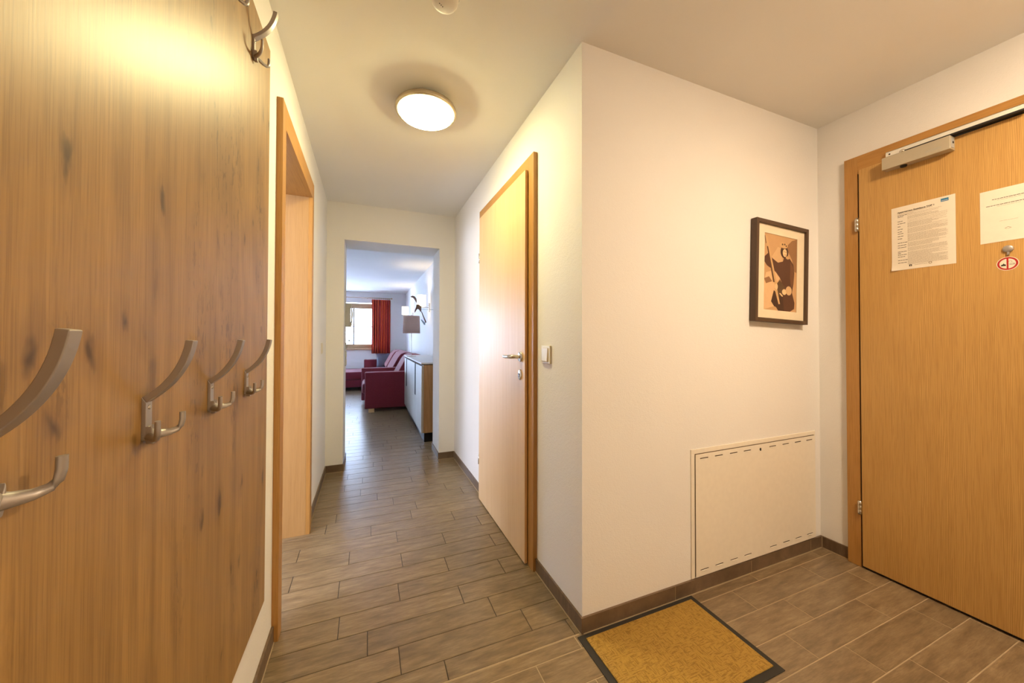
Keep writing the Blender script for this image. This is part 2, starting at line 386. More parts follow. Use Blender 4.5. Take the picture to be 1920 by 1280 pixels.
# baseboards: tile skirting with a light grout line at the foot
def skirt(name, segs, joints=()):
    """segs: (x0,x1,y0,y1) boxes; joints boxes"""
    a = MB()
    for (x0, x1, y0, y1) in segs: a.box(x0, x1, y0, y1, .002, .063)
    for (x0, x1, y0, y1) in segs:
        e = .0025
        a.box(x0-e if x1-x0 < .02 else x0, x1+e if x1-x0 < .02 else x1, y0-e if y1-y0 < .02 else y0, y1+e if y1-y0 < .02 else y1, -.001, .004, 1)
    for j in joints: a.box(*j, .003, .0625, 1)
    o = a.build(name, [M['skirt'], M['grout_light']]); o['kind'] = 'structure'
    t = o.data.attributes.new('rnd', 'FLOAT', 'FACE')
    for i in range(len(o.data.polygons)): t.data[i].value = .3
B = .0086; j = .0006
skirt('baseboard_left', [(XL, XL+B, FY0+.15, 1.598), (XL, XL+B, 2.462, YF)], [])
skirt('baseboard_right', [(XR-B, XR, YP-B, 1.60), (XR-B, XR, 2.535, YF)], [])
skirt('baseboard_front', [(XR, XE, YP-B, YP)], [(x, x+.0018, YP-B-j, YP) for x in (1.262, 1.76, 2.24)])
skirt('baseboard_entrance', [(XE-B, XE, 1.07, YP-B)], [(XE-B-j, XE-B+.004, YP-B-.004, YP-B)])
skirt('baseboard_far', [(XL+B, OX0+B, YF-B, YF), (OX0, OX0+B, YF, YB), (OX1-B, XR-B, YF-B, YF), (OX1-B, OX1, YF, YB)], [])
skirt('baseboard_living', [(XW-B, XW, YB, YW), (BX1, XW, YW-B, YW)], [])

# ------------------------------------------------------------------ doors
# door_1: doorway on the left, frame only in view
d1 = empty('door_1', (XL, 2.03, 0)); d1['kind'] = 'structure'
T = .022; fx = XL+T
a = MB().box(XL, fx, 1.600, 1.658, 0, 2.085).box(XL, fx, 2.402, 2.460, 0, 2.085)
a.build('casing', M['frame_v'], d1, .0012)
MB().box(XL, fx-.0002, 1.658, 2.402, 1.99, 2.085).build('head_casing', M['frame_h'], d1, .0012)
a = MB().box(LW-.02, XL, 1.635, 1.658, 0, 2.0).box(LW-.02, XL, 2.402, 2.425, 0, 2.0)
a.build('jamb_lining', M['jamb'], d1, .0008)
MB().box(LW-.02, XL, 1.650, 2.410, 1.99, 2.012).build('head_lining', M['frame_h'], d1, .0008)

# door_2: closed beech door in the right corridor wall
d2 = empty('door_2', (XR, 2.065, 0)); d2['kind'] = 'structure'
gx = XR-T
MB().box(gx, XR, 1.602, 1.668, 0, 2.093).box(gx, XR, 2.464, 2.530, 0, 2.093).build('casing', M['frame_v'], d2, .0012)
MB().box(gx+.0002, XR, 1.668, 2.464, 2.0, 2.093).build('head_casing', M['frame_h'], d2, .0012)
MB().box(gx+.002, XR-.002, 1.672, 2.46, .012, 2.015).build('rebate_seal', M['dark'], d2)
lx = .7475
leaf = MB().box(lx, gx-.003, 1.664, 2.470, .008, 2.024).build('door_leaf', M['door_in'], d2, .0015)
for hz in (1.735, .285):
    MB().lathe([(0, -.035), (.007, -.035), (.007, .035), (0, .035)], (lx+.004, 2.478, hz), n=16).build('hinge', M['steel'], d2)
# handle: round rosette, lever towards the hinge side
hy, hz = 1.717, 1.058
a = MB().lathe([(0, -.008), (.024, -.008), (.026, -.006), (.026, 0)], (lx, hy, hz), 'x', 32).build('rosette', M['steel'], d2)
pth = [(lx-.006, hy, hz), (lx-.03, hy, hz), (lx-.044, hy+.004, hz), (lx-.052, hy+.016, hz), (lx-.053, hy+.05, hz-.001), (lx-.052, hy+.09, hz-.003), (lx-.050, hy+.122, hz-.002)]
MB().tube(pth, [.009, .009, .0095, .0098, .0095, .009, .0078], 16, (0, 0, 1)).build('lever', M['steel'], d2)
MB().lathe([(0, -.006), (.020, -.006), (.0215, -.004), (.0215, 0)], (lx, 1.722, .963), 'x', 32, sc=(1, 1.3)).build('escutcheon', M['steel'], d2)
MB().lathe([(0, -.0072), (.0042, -.0072), (.0042, -.005)], (lx, 1.722, .966), 'x', 14).box(lx-.0072, lx-.005, 1.7205, 1.7235, .953, .966).build('keyhole', M['dark'], d2)

# door_3: apartment entrance door
d3 = empty('door_3', (XE, .55, 0)); d3['kind'] = 'structure'
ex = XE-T; LY1 = 1.017; LY0 = .04
MB().box(ex, XE, LY1-.002, 1.070, 0, 2.093).box(ex, XE, -.013, LY0+.002, 0, 2.093).build('casing', M['frame_v'], d3, .0015)
MB().box(ex+.0003, XE, LY0, LY1, 2.0, 2.093).build('head_casing', M['frame_h'], d3, .001)
MB().box(ex+.004, XE-.001, LY0, LY1+.0, .003, 2.06).build('rebate_seal', M['dark'], d3)
ELX = ex-.006
MB().box(ELX, ex+.003, LY0+.006, 1.008, .012, 2.018).build('door_leaf', M['door'], d3, .0012)
for hz in (1.738, .302):
    a = MB().lathe([(0, -.034), (.0075, -.034), (.0075, -.012), (.0068, -.0115), (.0068, -.0105), (.0075, -.010), (.0075, .010), (.0068, .0105), (.0068, .0115), (.0075, .012), (.0075, .034), (0, .034)], (ELX-.002, 1.0155, hz), n=18)
    a.box(ELX-.004, ELX+.004, 1.012, 1.024, hz-.03, hz+.03)
    a.build('hinge', M['steel'], d3)
# door closer
cx0 = ELX-.045
cl = MB().box(cx0, ELX, .686, .902, 1.960, 2.017).build('door_closer', M['closer'], d3, .0012)
MB().box(cx0+.010, ELX-.012, .6845, .687, 1.968, 2.010).build('closer_end_cap', M['grey_plastic'], cl, .001)
MB().lathe([(0, -.0012), (.005, -.0012), (.005, 0)], (cx0+.022, .6845, 1.990), 'y', 12).build('valve_screw', M['dark'], cl)
MB().lathe([(0, -.008), (.010, -.008), (.012, 0)], (cx0+.022, .835, 1.960), 'z', 16).build('spindle_cap', M['dark'], cl)
a = MB()
for i in range(9): a.box(cx0-.0004, cx0, .712+i*.0052, .7155+i*.0052, 1.9795, 1.982).box(cx0-.0004, cx0, .713+i*.0052, .716+i*.0052, 1.9745, 1.9765)
a.build('embossed_lettering', M['grey_plastic'], cl)
RX = ex-.014
rail = MB().box(RX, RX+.002, LY0+.05, .902, 2.029, 2.054).box(RX, ex, LY0+.05, .902, 2.051, 2.054).box(RX, RX+.003, LY0+.05, .902, 2.029, 2.032)
rail.build('slide_rail', M['white_plastic'], d3, .0006)
MB().box(ex-.0012, ex+.001, LY0+.01, .90, 2.0165, 2.0295).build('head_gap_shade', M['dark'], d3)  # dark strip on the casing, paints in the shade below the slide rail
MB().box(RX-.001, RX+.006, LY0+.06, .62, 2.0235, 2.0265).build('track_lip', M['steel'], d3)
MB().box(RX-.0004, RX+.001, .885, .8915, 2.037, 2.0435).build('rail_screw', M['dark'], d3)
MB().box(cx0+.012, cx0+.026, .50, .835, 2.019, 2.026).build('slide_arm', M['dark'], d3)
MB().lathe([(0, .0), (.009, .0), (.011, .005), (.010, .012), (.004, .017), (0, .018)], (cx0+.016, .836, 2.017), n=20).build('arm_pivot', M['chrome'], d3)
# peephole with swivel cover
MB().lathe([(0, -.007), (.0115, -.007), (.0135, -.005), (.0135, 0)], (ELX, .554, 1.508), 'x', 28).box(ELX-.006, ELX-.002, .550, .556, 1.484, 1.497).build('peephole_cover', M['hook'], d3)
# lock side furniture of the door, beyond the photo's right edge
MB().lathe([(0, -.008), (.025, -.008), (.026, 0)], (ELX, .11, 1.05), 'x', 28).build('rosette', M['steel'], d3)
MB().tube([(ELX-.006, .11, 1.05), (ELX-.045, .11, 1.05), (ELX-.052, .125, 1.05), (ELX-.052, .23, 1.048)], .009, 14, (0, 0, 1)).build('lever', M['steel'], d3)

# ------------------------------------------------------------------ writing helpers
def text_mesh(body, size, spacing=1.0, bold=0.0):
    cu = bpy.data.curves.new('txt', 'FONT'); cu.body = body; cu.size = size; cu.space_character = spacing; cu.offset = bold
    cu.resolution_u = 3
    o = bpy.data.objects.new('txt', cu); C.objects.link(o); bpy.context.view_layer.update()
    me = bpy.data.meshes.new_from_object(o.evaluated_get(bpy.context.evaluated_depsgraph_get()))
    bpy.data.objects.remove(o); vs = [tuple(v.co) for v in me.vertices]; fs = [tuple(p.vertices) for p in me.polygons]
    bpy.data.meshes.remove(me); return vs, fs
def put_text(mb, body, u, v, size, width=None, fn=None, mi=0, bold=0.0):
    vs, fs = text_mesh(body, size, 1.0, bold); w = max(p[0] for p in vs)-min(p[0] for p in vs)
    k = (width/w) if width else 1.0
    mb.add([fn(u+p[0]*k, v+p[1], .0003) for p in vs], fs, False, mi)

# notice one: house rules sheet (u from left edge, v from top downwards negative)
PX_ = ELX-.0006
def pg1(u, v, t): return (PX_-t, .8865-u, 1.776+v)
n1 = empty('house_rules_notice', (PX_, .786, 1.478))
tag(n1, 'white sheet headed Appartement Residence TOP 1 with blue logo, taped to the entrance door', 'notice')
nu, nv = 10, 14; vs = []; W1, H1 = .2, .298
for i in range(nu+1):
    for k in range(nv+1):
        u = W1*i/nu; v = -H1*k/nv; lift = .0003
        d = math.hypot(u, H1+v)
        if d < .03: lift += .006*(1-d/.03)
        vs.append(pg1(u, v, lift))
MB().add(vs, [(i*(nv+1)+k, (i+1)*(nv+1)+k, (i+1)*(nv+1)+k+1, i*(nv+1)+k+1) for i in range(nu) for k in range(nv)], True).build('paper_sheet', M['paper'], n1)
a = MB(); tf = lambda u, v, t: pg1(u, v, .0006+t)
put_text(a, 'Appartement Residence TOP 1', .021, -.029, .0085, .118, tf, 0, .0003)
rr = random.Random(3)
ycol = [.145, .165, .235, .27, .315, .36, .4, .43, .47, .51, .575, .615, .65, .715, .74, .765, .795, .85, .89]
wcol = [.13, .08, .06, .135, .04, .07, .07, .06, .08, .08, .14, .11, .13, .11, .05, .14, .12, .145, .125]
for yy, ww in zip(ycol, wcol):
    u = .021
    while u < .021+ww*.2:
        w = rr.uniform(.004, .011); a.prism([(u, -yy*.298), (u+w, -yy*.298), (u+w, -yy*.298+.0022), (u, -yy*.298+.0022)], .0001, tf); u += w+.0012
a.build('heading_print', M['ink'], n1)
a = MB()
yy = .105
def bar(a, u, v, w, h, f): a.prism([(u, v), (u+w, v), (u+w, v+h), (u, v+h)], .0001, f)
for yy, u0, u1 in ((.112, .021, .13), (.128, .021, .07), (.140, .054, .16)):
    u = u0
    while u < u1: w = rr.uniform(.003, .009); bar(a, u, -yy*.298, w, .0012, tf); u += w+.001
yy = .158
while yy < .925:
    if rr.random() < .14: yy += .009; continue
    u = .054; end = rr.choice([.176, .176, .172, .15, .13, .176])
    while u < end: w = rr.uniform(.003, .010); bar(a, u, -yy*.298, min(w, end-u+.001), .0011, tf); u += w+.001
    yy += .0118
u = .076
while u < .112: bar(a, u, -.2815, .005, .0014, tf); u += .0058
a.build('small_print', M['ink_soft'], n1)
lg = MB(); bar(lg, .158, -.022, .023, .0135, tf); lg.build('blue_logo', M['ink_blue'], n1)
lg = MB(); bar(lg, .160, -.0185, .019, .0016, lambda u, v, t: tf(u, v, t+.0002)); lg.build('logo_stripe', M['paper'], n1)
fb = MB(); bar(fb, .058, -.2855, .009, .009, tf); fb.build('square_badge', M['ink'], n1)
fb = MB(); tf2 = lambda u, v, t: tf(u, v, t+.0002)
put_text(fb, 'f', .0615, -.2855, .0095, None, tf2, 0, .0002); fb.build('badge_letter', M['paper'], n1)
ring = lambda cu, cv, r0, r1, n=28: ([(cu+r*math.cos(2*PI*i/n), cv+r*math.sin(2*PI*i/n)) for r in (r0, r1) for i in range(n)], [(i, (i+1) % n, n+(i+1) % n, n+i) for i in range(n)])
rg = MB(); pv, pf = ring(.1245, -.2795, .0028, .0055); rg.add([tf(u, v, .0001) for u, v in pv], pf); rg.build('round_stamp', M['ink_soft'], n1)

# notice two
def pg2(u, v, t): return (PX_-t, .6215-u, 1.752+v)
n2 = empty('visitor_notice', (PX_, .547, 1.54))
tag(n2, 'smaller white sheet with centred lines of print and a small chevron mark, above the peephole', 'notice')
MB().prism([(0, 0), (.1485, 0), (.1485, -.211), (0, -.211)], .0003, pg2).build('paper_sheet', M['paper'], n2)
tf = lambda u, v, t: pg2(u, v, .0005+t)
for v, w, k in ((-.040, .075, 0), (-.045, .050, 1), (-.064, .105, 0), (-.0695, .052, 1), (-.130, .04, 1)):
    mb = MB(); u = .068-w/2; h = .0021 if k == 0 else .0010
    while u < .068+w/2: ww = rr.uniform(.004, .010); bar(mb, u, v, ww, h, tf); u += ww+.0012
    mb.build('print_line', M['ink_soft'] if k else M['ink'], n2)
a = MB()
for (x0, x1, y0, y1) in ((-.008, 0, -.163, -.158), (0, .008, -.158, -.163)):
    a.prism([(.068+x0, y0), (.068+x1, y1), (.068+x1, y1+.0022), (.068+x0, y0+.0022)], .0001, tf)
bar(a, .062, -.1645, .012, .0010, tf)
a.build('chevron_mark', M['ink_soft'], n2)

# no-smoking sticker
sg = empty('no_smoking_sticker', (PX_, .556, 1.425))
tag(sg, 'round red and white no smoking sticker below the peephole of the entrance door', 'sign')
def ps(u, v, t): return (PX_-t, .556-u, 1.4505+v)
def disc(mb, cu, cv, r, t, fn, n=40, ry=None):
    ry = ry or r; mb.prism([(cu+r*math.cos(2*PI*i/n), cv+ry*math.sin(2*PI*i/n)) for i in range(n)], t, fn)
a = MB(); disc(a, 0, 0, .0268, .0002, ps); a.build('white_disc', M['paper'], sg)
a = MB(); pv, pf = ring(0, 0, .0195, .0248, 48); a.add([ps(u, v, .0004) for u, v in pv], pf); a.build('red_ring', M['red'], sg)
a = MB(); bar(a, -.0022, -.0205, .0044, .041, lambda u, v, t: ps(u, v, t+.0005)); a.build('red_bar', M['red'], sg)
a = MB(); f_ = lambda u, v, t: ps(u, v, t+.0003)
a.prism([(-.016, -.0085), (-.004, -.0085), (-.004, -.003), (-.008, -.001), (-.009, .003), (-.011, -.001), (-.016, -.004)], .0001, f_)
bar(a, .004, -.0055, .012, .0012, f_); bar(a, .004, -.0015, .012, .0012, f_); bar(a, .015, -.0055, .0012, .005, f_)
for i in range(8):
    t0, t1 = i*.35, (i+1)*.35
    a.prism([(.006+.005*math.cos(t0), .005+.005*math.sin(t0)), (.006+.005*math.cos(t1), .005+.005*math.sin(t1)), (.006+.0042*math.cos(t1), .005+.0042*math.sin(t1)), (.006+.0042*math.cos(t0), .005+.0042*math.sin(t0))], .0001, f_)
a.build('cigarette_pictogram', M['ink'], sg)

# ------------------------------------------------------------------ coat rack panel and hooks
PXF = -.3107
rack = MB().box(XL+.001, PXF, -.75, 1.410, .283, 2.122).build('coat_rack_panel', M['panel'], None, .001)
tag(rack, 'large knotty oak laminate wall panel carrying the coat hooks at the left', 'coat rack panel')

def make_hook():
    r = empty('coat_hook', (0, 0, 0))
    w = .0085
    MB().prism([(0, 0), (.0055, 0), (.0055, .0565), (0, .0655)], 2*w, lambda a, b, t: (a, -w+t, b)).build('backplate', M['hook'], r, .0007)
    p0, p1, p2, p3 = [Vector(v) for v in ((.003, .061), (.030, .080), (.0495, .108), (.0555, .150))]
    n = 16; top = []; bot = []
    for i in range(n+1):
        t = i/n; c = (1-t)**3*p0+3*(1-t)**2*t*p1+3*(1-t)*t*t*p2+t**3*p3
        d = (3*(1-t)**2*(p1-p0)+6*(1-t)*t*(p2-p1)+3*t*t*(p3-p2)).normalized(); nn = Vector((-d.y, d.x)); h = .0046+.0006*t
        top.append(tuple(c+nn*h)); bot.append(tuple(c-nn*h))
    top[0] = (0, .0655); bot[0] = (.0055, .0565)
    MB().prism(top+bot[::-1], 2*w, lambda a, b, t: (a, -w+t, b)).build('upper_arm', M['hook'], r, .0013, 3)
    # boss joining both prongs at the foot of the plate
    MB().prism([(-.0085, .022), (-.0085, .004), (-.005, -.006), (.005, -.006), (.0085, .004), (.0085, .022), (.004, .012), (-.004, .012)], .009, lambda a, b, t: (.004+t, a, b)).build('boss', M['hook'], r, .0015, 2)
    for s in (-1, 1):
        pp = [(.007, s*.001, .008), (.014, s*.010, .0062), (.021, s*.021, .0052), (.027, s*.0305, .0072), (.0302, s*.0355, .0125), (.0312, s*.0372, .021), (.0312, s*.0375, .0335)]
        rr_ = [(.0095, .0060), (.0072, .0050), (.0055, .0043), (.0050, .0040), (.0052, .0038), (.0054, .0036), (.0055, .0033)]
        k = 12; rg = [[(ra*math.cos(2*PI*j/k), rb*math.sin(2*PI*j/k)) for j in range(k)] for ra, rb in rr_]
        path = [Vector(p) for p in pp]
        MB().sweep(path, rg, True, (s*.2, .9, .5)).build('prong', M['hook'], r)
    for z_ in (.049, .017):
        MB().lathe([(0, .0014), (.0022, .0014), (.0034, .0010), (.0036, 0)], (.0055, 0, z_), 'x', 16).box(.0062, .0073, -.0018, .0018, z_-.0004, z_+.0004).build('screw', M['steel'], r)
    return r
hook0 = make_hook()
def copy_tree(o, parent=None):
    c = o.copy(); C.objects.link(c); c.parent = parent
    for ch in [x for x in bpy.data.objects if x.parent == o]: copy_tree(ch, c)
    return c
HL = [(.458, .9995, 'foreground coat hook cut by the left edge of the photo, lower row'),
      (.706, .9985, 'second coat hook of the lower row, beside the big foreground one'),
      (.942, .9985, 'third coat hook of the lower row, between the second hook and the last one'),
      (1.182, .9985, 'last coat hook of the lower row, at the panel edge by the open doorway'),
      (1.2165, 1.954, 'upper row coat hook nearest the panel edge, high at the top of the photo'),
      (1.012, 1.962, 'upper row coat hook of which only the lower prong shows at the top edge')]
for i, (yy, zz, lab) in enumerate(HL):
    h = hook0 if i == 0 else copy_tree(hook0)
    h.location = (PXF, yy, zz); h.scale = (1, 1, 1.07 if i == 0 else 1); tag(h, lab, 'coat hook', 'coat hooks on the wooden panel')

# ------------------------------------------------------------------ light switches
def switch(name, x, y, z, d, label, wdt=.088, hgt=.084):
    """d = direction it faces along x"""
    r = empty(name, (x, y, z)); tag(r, label, 'light switch')
    MB().box(x, x+d*.009, y-wdt/2, y+wdt/2, z-hgt/2, z+hgt/2).build('frame', M['plastic'], r, .002, 3)
    MB().add([(x+d*.008, y-.029, z-.034), (x+d*.008, y+.029, z-.034), (x+d*.008, y+.029, z+.034), (x+d*.008, y-.029, z+.034),
              (x+d*.0165, y-.026, z-.031), (x+d*.0165, y+.026, z-.031), (x+d*.0115, y+.026, z+.031), (x+d*.0115, y-.026, z+.031)],
             [(0, 1, 2, 3), (4, 7, 6, 5), (0, 4, 5, 1), (1, 5, 6, 2), (2, 6, 7, 3), (3, 7, 4, 0)]).build('rocker', M['plastic'], r, .0012, 2)
    return r
switch('light_switch', XR, 1.497, 1.078, -1, 'cream rocker light switch on the wall right of the closed beech door')
switch('light_switch', XL, 3.13, 1.075, 1, 'light switch seen edge-on on the left corridor wall near the far corner').scale = (.4, 1, 1)

# ------------------------------------------------------------------ access panel
ac = empty('access_panel', (1.83, YP, .065)); tag(ac, 'cream metal access panel with punched slots, low on the wall below the picture', 'access panel')
x0, x1, z0, z1 = 1.366, 2.297, .0655, .648
a = MB().box(x0, x1, YP-.004, YP, z1-.021, z1).box(x0, x0+.022, YP-.004, YP, z0, z1-.021).box(x1-.009, x1, YP-.004, YP, z0, z1-.021)
a.build('frame', M['access'], ac, .001)
dx0, dx1, dz0, dz1 = x0+.0245, x1-.011, z0+.003, z1-.0235
# door sheet with real slots cut through
xs = [1.418, 1.514, 1.615, 1.713, 1.905, 2.010, 2.112, 2.211]
def sheet():
    cuts = sorted([(x, x+.053) for x in xs]); mb = MB(); yf = YP-.0072
    rows = [(dz0, .0935), (.0935, .0985), (.0985, .6015), (.6015, .6065), (.6065, dz1)]
    for k, (a0, a1) in enumerate(rows):
        if k in (0, 2, 4): mb.box(dx0, dx1, yf, yf+.0015, a0, a1)
        else:
            xx = dx0
            for c0, c1 in cuts: mb.box(xx, c0, yf, yf+.0015, a0, a1); xx = c1
            mb.box(xx, dx1, yf, yf+.0015, a0, a1)
    return mb
sheet().build('panel_door', M['access'], ac)
MB().box(dx0-.0018, dx1+.001, YP-.002, YP-.0002, dz0, dz1+.0018).build('backing', plain('brown_recess', sr(112, 88, 58), .8), ac)
for x in xs:
    for zc in (.096, .604):
        n = 8; vs = []; a = MB()
        for i in range(n+1):
            t = i/n; dep = math.sin(PI*t)**.5*.0055
            vs += [(x+.053*t, YP-.0072, zc-.0025-.006*math.sin(PI*t)**.5), (x+.053*t, YP-.0072-dep*.8, zc-.0022), (x+.053*t, YP-.0064, zc-.0022)]
        a.add(vs, [(i*3, i*3+3, i*3+4, i*3+1) for i in range(n)]+[(i*3+1, i*3+4, i*3+5, i*3+2) for i in range(n)], True)
        a.build('slot_lip', M['access'], ac)
MB().lathe([(0, -.0012), (.0055, -.0012), (.0065, 0)], (1.836, YP-.0072, .6), 'y', 18).box(1.832, 1.840, YP-.0086, YP-.0072, .592, .600).build('lock', M['dark'], ac)

# ------------------------------------------------------------------ framed picture
pf_ = empty('framed_picture', (1.985, YP-.003, 1.4945)); tag(pf_, 'dark brown framed sepia photograph of a person in a long coat holding skis', 'picture')
def fp(a, b, t): return (1.985+a, YP-.003-t, 1.4945+b)
FW, FH, FD, FWd = .210, .2575, .030, .019
a = MB()
for (x0, x1, z0, z1) in ((-FW, -FW+FWd, -FH, FH), (FW-FWd, FW, -FH, FH), (-FW+FWd, FW-FWd, FH-FWd, FH), (-FW+FWd, FW-FWd, -FH, -FH+FWd)):
    p = fp(x0, z0, 0); q_ = fp(x1, z1, FD); a.box(p[0], q_[0], q_[1], p[1], p[2], q_[2])
a.build('frame', M['picframe'], pf_, .0012)
p = fp(-FW+.005, -FH+.005, .004); q_ = fp(FW-.005, FH-.005, .006); MB().box(p[0], q_[0], q_[1], p[1], p[2], q_[2]).build('backing', M['picframe'], pf_)
a = MB(); ow, oh, iw, ih = FW-FWd+.001, FH-FWd+.001, .132, .195
for (x0, x1, z0, z1) in ((-ow, -iw, -oh, oh), (iw, ow, -oh, oh), (-iw, iw, ih, oh), (-iw, iw, -oh, -ih)):
    p = fp(x0, z0, .016); q_ = fp(x1, z1, .018); a.box(p[0], q_[0], q_[1], p[1], p[2], q_[2])
a.build('mount_board', M['mat_board'], pf_)
pr = MB(); sep = [sr(200, 158, 112), sr(148, 108, 72), sr(212, 174, 128), sr(150, 108, 72), sr(222, 182, 136), sr(88, 56, 38), sr(112, 74, 48), sr(96, 72, 48), sr(70, 44, 30), sr(206, 166, 116), sr(92, 62, 40), sr(230, 196, 150)]
SM = [plain('sepia_tone_%02d' % i, c, .7) for i, c in enumerate(sep)]
L = {'mountain': (1, [(0.0408, 0.1431), (0.0904, 0.1819), (0.1339, 0.1955), (0.1325, 0.0164), (0.1144, 0.0197), (0.0921, 0.0809)]),
 'hill': (2, [(-0.0786, 0.0707), (-0.024, 0.1347), (0.0001, 0.1326), (0.0181, 0.0512), (-0.0217, 0.0467)]),
 'snow': (4, [(-0.1296, -0.0683), (-0.1149, -0.0057), (-0.0535, 0.0115), (-0.0041, -0.0247), (-0.0359, -0.0589), (-0.0487, -0.1734), (-0.1279, -0.1953)]),
 'smudge': (3, [(-0.1287, -0.0372), (-0.0912, -0.0239), (-0.0653, -0.0469), (-0.1138, -0.0617)]),
 'coat': (5, [(-0.1268, 0.0749), (-0.0947, 0.0991), (-0.0667, 0.0721), (-0.022, 0.0537), (0.0177, 0.0642), (0.026, 0.0835), (0.075, 0.0843), (0.105, 0.0564), (0.1136, 0.0137), (0.1077, -0.0456), (0.0965, -0.094), (0.1184, -0.1453), (0.1156, -0.1774), (0.0822, -0.1936), (-0.0159, -0.1945), (-0.0331, -0.1628), (-0.0017, -0.1186), (0.0297, -0.0735), (-0.0041, -0.0247), (-0.0371, 0.0031), (-0.0767, 0.0187), (-0.1082, 0.0306), (-0.1279, 0.0488)]),
 'coatlight': (6, [(0.0795, 0.0695), (0.1056, 0.0404), (0.1106, 0.0136), (0.1037, -0.0457), (0.0876, -0.0683), (0.0777, -0.0167)]),
 'bag': (7, [(-0.0357, -0.0639), (-0.0038, -0.0327), (0.0377, -0.0732), (0.0223, -0.1168), (-0.0174, -0.1252), (-0.0385, -0.096)]),
 'skirt': (8, [(-0.0725, -0.1503), (-0.0517, -0.0915), (-0.0098, -0.1139), (0.0227, -0.1268), (0.0321, -0.1935), (-0.0159, -0.1945), (-0.0325, -0.1778), (-0.0487, -0.1734)]),
 'ski': (9, [(-0.1298, 0.1819), (-0.1108, 0.1846), (-0.0259, -0.0585), (-0.0468, -0.0603)]),
 'skidark': (10, [(-0.1107, 0.1275), (-0.1018, 0.1289), (-0.0452, -0.0502), (-0.0582, -0.0507)]),
 'ski2': (9, [(-0.0471, -0.0813), (-0.0271, -0.0785), (-0.0012, -0.1596), (-0.0131, -0.1611)]),
 'pole': (8, [(-0.1298, 0.1819), (-0.1258, 0.182), (-0.1153, 0.1424), (-0.1193, 0.1422)]),
 'sash': (11, [(-0.0102, -0.1039), (0.0018, -0.1025), (0.0223, -0.1168), (0.0144, -0.1201)])}
pr.prism([(-.133, -.196), (.133, -.196), (.133, .196), (-.133, .196)], .0002, lambda u, v, t: fp(u, v, .0152+t), 0)
tt = .0155
for nme, (mi, poly) in L.items():
    pr.prism(poly, .00003, lambda u, v, t, tt=tt: fp(u, v, tt-.0001+t), mi); tt += .00004
for nme, mi, (u, v, ru, rv) in (('hair', 8, (.0288, .1146, .0319, .0329)), ('cap', 9, (.0225, .1494, .0329, .016)), ('face', 11, (.032, .1107, .0169, .021)), ('glove', 11, (.0315, -.0944, .0179, .015)), ('cuff', 2, (.0682, -.0851, .0249, .024)), ('hand', 11, (-.0324, -.0717, .011, .016)), ('collar', 9, (.0548, .0876, .015, .008)), ('eye1', 8, (.026, .116, .0035, .0018)), ('eye2', 8, (.040, .115, .0035, .0018)), ('mouth', 6, (.034, .100, .005, .0018)), ('capspot1', 7, (.012, .153, .006, .005)), ('capspot2', 7, (.030, .155, .006, .005)), ('capspot3', 7, (.042, .148, .005, .005))):
    disc(pr, u, v, ru, .00003, lambda a_, b_, t, tt=tt: fp(a_, b_, tt-.0001+t), 20, rv); pr.mi[-22:] = [mi]*22; tt += .00004
pr.build('print', SM, pf_)
pf_.rotation_euler = (0, math.radians(2.0), 0)

# ------------------------------------------------------------------ door mat
mt = empty('door_mat', (1.055, 1.0, 0)); tag(mt, 'ochre door mat with dark rubber border on the tiles below the picture wall', 'door mat')
mx0, mx1, my0, my1 = .757, 1.353, .80, 1.188
MB().box(mx0, mx1, my0, my1, .0002, .0035).build('rubber_border', M['rubber'], mt, .001)
MB().box(mx0+.026, mx1-.024, my0+.024, my1-.020, .003, .0075).build('pile', M['coir'], mt, .0015)

# ------------------------------------------------------------------ ceiling lamps and smoke detector
def ceiling_lamp(x, y, opal, label):
    r = empty('ceiling_lamp', (x, y, ZC)); tag(r, label, 'ceiling lamp', 'round ceiling lamps')
    MB().lathe([(0, -.003), (.105, -.003), (.105, -.030), (0, -.030)], (x, y, ZC), n=40).build('base', M['white_plastic'], r)
    MB().lathe([(.100, -.028), (.1440, -.032), (.1490, -.040), (.1500, -.052), (.1470, -.058), (.137, -.059), (.134, -.054), (.128, -.045), (.100, -.040), (.100, -.028)], (x, y, ZC), n=56).build('rim', M['alu'], r)
    MB().lathe([(.1345, -.052), (.1345, -.058), (.129, -.068), (.110, -.079), (.075, -.088), (.035, -.0925), (0, -.0935)], (x, y, ZC), n=48).build('glass_bowl', opal, r)
    return r
ceiling_lamp(.2665, 1.808, M['opal'], 'lit round ceiling lamp with metal rim above the corridor')
ceiling_lamp(1.62, -.06, M['opal2'], 'lit round ceiling lamp above the entrance door area, outside the view')
sd = empty('smoke_detector', (.238, 1.205, ZC)); tag(sd, 'small round white smoke detector on the ceiling at the top edge', 'smoke detector')
MB().lathe([(0, 0), (.053, 0), (.053, -.010), (.050, -.012), (.050, -.014)], (.238, 1.205, ZC), n=40).build('base', M['white_plastic'], sd)
MB().lathe([(.047, -.012), (.048, -.018), (.045, -.034), (.040, -.042), (.030, -.046), (0, -.047)], (.238, 1.205, ZC), n=40).build('cover', M['white_plastic'], sd)
a = MB()
for i in range(3): a.lathe([(0, -.0478), (.0016, -.0478), (.0016, -.046)], (.232-.006*i, 1.212-.004*i, ZC), n=10)
a.build('indicator_holes', M['dark'], sd)

